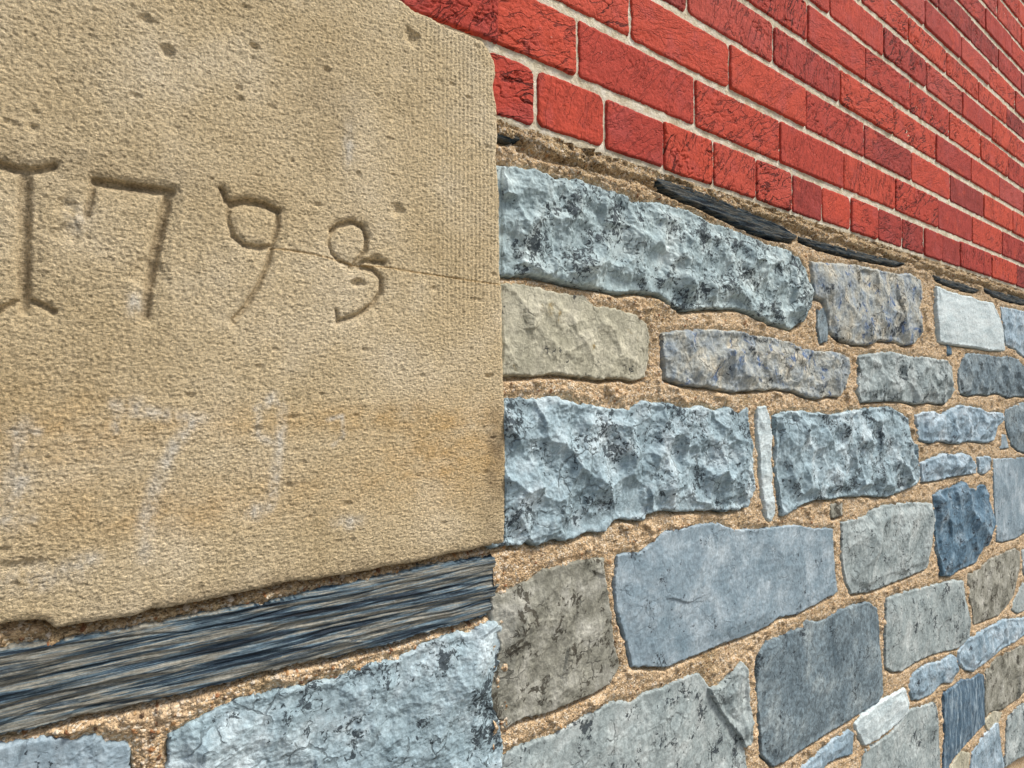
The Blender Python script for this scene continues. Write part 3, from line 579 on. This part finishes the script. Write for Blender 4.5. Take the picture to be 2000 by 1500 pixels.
for i, (side, u0, u1, v0, v1, c) in enumerate(bricks):
    jr = rb.uniform(.0018, .0038) if u0 > .35 else rb.uniform(.0028, .005)
    ju = jr / 2 if not (side == 'R' and u0 < 0.0) else 0
    rj = -.007 if (side == 'L' and u1 > -.01) else jr / 2
    ph = .0052
    a, b, p, q = u0 + ju, u1 - rj, v0 + ph + rb.uniform(-.0015, .001), v1 - ph + rb.uniform(-.001, .0015)
    vis = in_frame(side, u0, v0) or in_frame(side, u1, v1) or in_frame(side, u1, v0) or in_frame(side, u0, v1)
    k = 1.0 if vis else 4.0
    Ug, Vg = bigrid(side, a - .003, b + .003, p - .003, q + .003, k)
    rad = rb.choice([.003, .004, .006, .009])
    hx, hy = (b - a) / 2 - rad, (q - p) / 2 - rad
    # slightly skewed outline
    sk = rb.uniform(-.02, .02)
    X = np.abs(Ug - (a + b) / 2 + sk * (Vg - p)) - hx; Y = np.abs(Vg - (p + q) / 2) - hy
    sd = rad - np.hypot(np.maximum(X, 0), np.maximum(Y, 0)) - np.minimum(np.maximum(X, Y), 0)
    s = 3000 + i * 7
    sd = sd + .0013 * fbm(Ug * 55, Vg * 55, s, 3) + .0005 * fbm(Ug * 300, Vg * 300, s + 1, 2)
    e = .0030; t = np.clip(1 - sd / e, 0, 1)
    Wb = -e * .8 * (1 - np.sqrt(np.clip(1 - t * t, 0, 1))); Wb = np.where(sd < 0, -e * .8 + sd * 5, Wb)
    wrk = rb.choice([.3, .7, 1, 1])
    rg = np.abs(fbm((Ug + .5 * Vg) * 35, (Vg - .4 * Ug) * 70, s + 3, 3, .55))
    zz = sst(-.1, .35, fbm(Ug * 22, Vg * 30, s + 4, 2))
    Wb = Wb + .0010 * fbm(Ug * 25, Vg * 35, s + 2, 3) + wrk * .0019 * (sst(0, .10, rg) - 1) * zz + .0005 * min(1, max(0, 1.7 - 900 * step_at(side, a))) * fbm(Ug * 240, Vg * 240, s + 6, 2) + rb.uniform(-.0012, .0014)
    if side == 'L': Wb = Wb + .002
    kp = (sd > -.003) & (Wb > -.012) & ((side == 'R') | (Ug < -.004))
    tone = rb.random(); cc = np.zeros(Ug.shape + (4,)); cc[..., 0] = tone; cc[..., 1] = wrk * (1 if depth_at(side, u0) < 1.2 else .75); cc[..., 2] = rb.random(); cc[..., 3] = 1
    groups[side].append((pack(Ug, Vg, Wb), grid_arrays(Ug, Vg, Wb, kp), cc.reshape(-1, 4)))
for side in 'RL':
    vs, qs, cs_, off = [], [], [], 0
    for a, b, c in groups[side]:
        vs.append(a); qs.append(b + off); cs_.append(c); off += len(a)
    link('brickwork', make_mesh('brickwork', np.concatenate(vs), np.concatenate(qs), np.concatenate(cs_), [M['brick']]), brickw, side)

# ------------------------------------------------------------------ mortar
def mortar(side, u0, u1, v0, v1, kind, k, name, parent):
    U, V = bigrid(side, u0, u1, v0, v1, k)
    dn = np.full(U.shape, -1.0); du_ = np.full(U.shape, -1.0)   # inside a stone / just below one
    if kind == 'stone':
        for P in polys[side]:
            A = np.array(P); m = (U > A[:, 0].min() - .03) & (U < A[:, 0].max() + .03) & (V > A[:, 1].min() - .03) & (V < A[:, 1].max() + .03)
            if m.any():
                dn[m] = np.maximum(dn[m], poly_sdf(U[m], V[m], P)); du_[m] = np.maximum(du_[m], poly_sdf(U[m], V[m] + .0045, P))
    sd = {'stone': 51, 'brick': 61}[kind]
    if kind == 'stone':
        g = np.clip(-dn, 0, .02)
        lump = sst(.08, .5, fbm(U * 38, V * 38, sd + 9, 3, .6))
        Wm = .0008 + .0038 * lump + .0026 * sst(.000, .010, g) - .0085 * sst(-.0035, .0025, du_) + .0030 * fbm(U * 45, V * 60, sd, 4, .6) + .0014 * fbm(U * 220, V * 220, sd + 1, 3, .6) + .0004 * fbm(U * 600, V * 600, sd + 2, 2)
        top = BEDS[0] - .0045 + .0018 * fbm(U * 40, V * 3, 7, 3)
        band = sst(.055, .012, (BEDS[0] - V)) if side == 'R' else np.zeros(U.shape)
        if side == 'R':
            z = (BEDS[0] - V) + .004 * fbm(U * 18, V * 18, 71, 3)
            Wm += band * (.0030 * fbm(U * 120, V * 150, 73, 4, .7) - .004 * sst(.1, .0, np.abs(fbm(U * 14, V * 30, 74, 3))) + .0045 * sst(.008, .017, z) - .0075 * np.exp(-((z - .026 - .012 * fbm(U * 9, U * 0, 3, 2)) / .004) ** 2))
        f1, idr = worley(U, V, .0042, 5)
        dens = .30 if side == 'L' else .10
        rad = .22 + .30 * rnd((idr * 1e6).astype(np.int64), (idr * 7e5).astype(np.int64), 3)
        peb = (idr < dens) & (f1 < rad)
        Wm = Wm + np.where(peb, .0016 * np.sqrt(np.clip(1 - (f1 / rad) ** 2, 0, 1)), 0)
        col = np.zeros(U.shape + (4,)); col[..., 3] = 1
        col[..., 0] = np.where(peb, .85, 0); col[..., 2] = np.clip(idr / dens, 0, 1)
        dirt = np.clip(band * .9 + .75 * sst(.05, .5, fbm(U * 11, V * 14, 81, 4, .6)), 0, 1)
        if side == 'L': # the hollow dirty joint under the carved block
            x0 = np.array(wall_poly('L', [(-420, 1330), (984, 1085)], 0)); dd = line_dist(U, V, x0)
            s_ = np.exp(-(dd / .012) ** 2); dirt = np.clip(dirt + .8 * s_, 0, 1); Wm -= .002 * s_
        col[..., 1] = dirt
        keep = (dn < .011)
        if side == 'R': keep &= V < top + .0015
        else: keep &= (V < BEDS[0] - .01) & ((U < -.009) | (V < -.150))
    else:
        Wm = -.0028 + .0012 * fbm(U * 40, V * 60, sd, 4, .6) + .0007 * fbm(U * 240, V * 240, sd + 1, 3, .6)
        col = np.zeros(U.shape + (4,)); col[..., 3] = 1
        col[..., 1] = np.clip(.7 * sst(.25, .5, fbm(U * 13, V * 14, 85, 4, .6)) + .5 * sst(BEDS[0] + .004, BEDS[0] - .006, V), 0, .9)
        # hollow where bricks are, so it never shows through their faces
        keep = np.ones(U.shape, bool)
        if side == 'L': Wm += .001; keep &= (V > BEDS[1] - .012) & (U < -.007)
    return link(name, make_mesh(name, pack(U, V, Wm), grid_arrays(U, V, Wm, keep), col.reshape(-1, 4), [M['mortar' if kind == 'stone' else 'pale_mortar']]), parent, side)
URM = to_wall(2060, 700, 'R', 0)[0]
mortar('R', -.012, URM, -.95, BEDS[0] + .002, 'stone', 1.25, 'mortar', stonew)
mortar('L', -.47, .004, -.40, .335, 'stone', 1.2, 'mortar', stonew)
mortar('R', -.016, 1.15, BEDS[0] - .012, .95, 'brick', 1.5, 'mortar', brickw)
mortar('R', 1.15, UMAX, BEDS[0] - .012, BEDS[-1], 'brick', 1.3, 'mortar', brickw)
mortar('R', -.004, 1.15, .949, BEDS[-1], 'brick', 6, 'mortar', brickw)
mortar('L', -.8, .004, BEDS[1] - .012, BEDS[-1], 'brick', 2.5, 'mortar', brickw)

# ------------------------------------------------------------------ the wall goes on past the picture's edges
rf = random.Random(5); vs, qs, cc, off = [], [], [], 0
fill = []
for side, ua, ub in (('R', 0.0, UMAX), ('L', -.8, 0.0)):
    v = -H
    while v < BEDS[0] - .09:
        h = rf.uniform(.07, .12); u = ua + (rf.uniform(0, .05) if side == 'R' else 0)
        while u < ub - .04:
            w = min(rf.uniform(.07, .20) if u < 2.0 else rf.uniform(.12, .30), ub - u); j = .007
            q = [(u + j, v + j), (u + w - j, v + j + rf.uniform(-.004, .008)), (u + w - j - rf.uniform(0, .01), v + h - j), (u + j, v + h - j - rf.uniform(0, .01))]
            mid = [((q[i][0] + q[(i + 1) % 4][0]) / 2, (q[i][1] + q[(i + 1) % 4][1]) / 2) for i in range(4)]
            ok = not any(in_frame(side, *p, 8) for p in q + mid)
            if ok:
                c = (u + w / 2, v + h / 2)
                for P in polys[side]:
                    A = np.array(P)
                    if poly_sdf(np.array([p[0] for p in q + mid + [c]]), np.array([p[1] for p in q + mid + [c]]), P).max() > -.004: ok = False; break
                    if any(u + j < a_ < u + w - j and v + j < b_ < v + h - j for a_, b_ in P): ok = False; break
            if side == 'L' and (v + h > -.2 and u + w > -.5): ok = False
            if ok: fill.append((side, q))
            u += w
        v += h
for side in 'RL':
    vs, qs, cc, off = [], [], [], 0
    for i, (s_, q) in enumerate(fill):
        if s_ != side: continue
        Ug, Vg, Wg, kp, co = stone_mesh(side, q, .007, .5, .04, .006, 5000 + i * 9, kstep=3.5)
        vs.append(pack(Ug, Vg, Wg)); qs.append(grid_arrays(Ug, Vg, Wg, kp) + off); cc.append(co.reshape(-1, 4)); off += Ug.size
    o = link('outlying_stones', make_mesh('outlying_stones', np.concatenate(vs), np.concatenate(qs), np.concatenate(cc), [M['grey']]), stonew, side)
    o['kind'] = 'stuff'
def plate(side, u0, u1, v0, v1, name, parent, m, w=-.012):
    me = make_mesh(name, pack(np.array([u0, u1, u1, u0]), np.array([v0, v0, v1, v1]), np.full(4, w)), np.array([[0, 1, 2, 3]]), np.tile([0, 0, 0, 1.], (4, 1)), [m])
    return link(name, me, parent, side)
# backing mortar bed behind everything (real depth behind the joints)
def bed(side, u0, u1, v0, v1, w1, parent, m):
    w0_ = -.25
    c = [(u, w, v) for v in (v0, v1) for w in (w1, w0_) for u in (u0, u1)]
    me = bpy.data.meshes.new('mortar_core')
    me.from_pydata([(u, -w, v + H) for u, w, v in c], [], [(0, 1, 5, 4), (2, 6, 7, 3), (0, 4, 6, 2), (1, 3, 7, 5), (4, 5, 7, 6), (0, 2, 3, 1)])
    me.materials.append(m); link('mortar_core', me, parent, side)
bed('R', -.003, UMAX, -H + .002, BEDS[0] - .006, -.007, stonew, M['mortar'])
bed('L', -.8, .006, -H + .002, BEDS[1] - .006, -.007, stonew, M['mortar'])
bed('R', -.003, UMAX, BEDS[0] - .006, BEDS[-1], -.009, brickw, M['pale_mortar'])
bed('L', -.8, .006, BEDS[1] - .006, BEDS[-1], -.008, brickw, M['pale_mortar'])
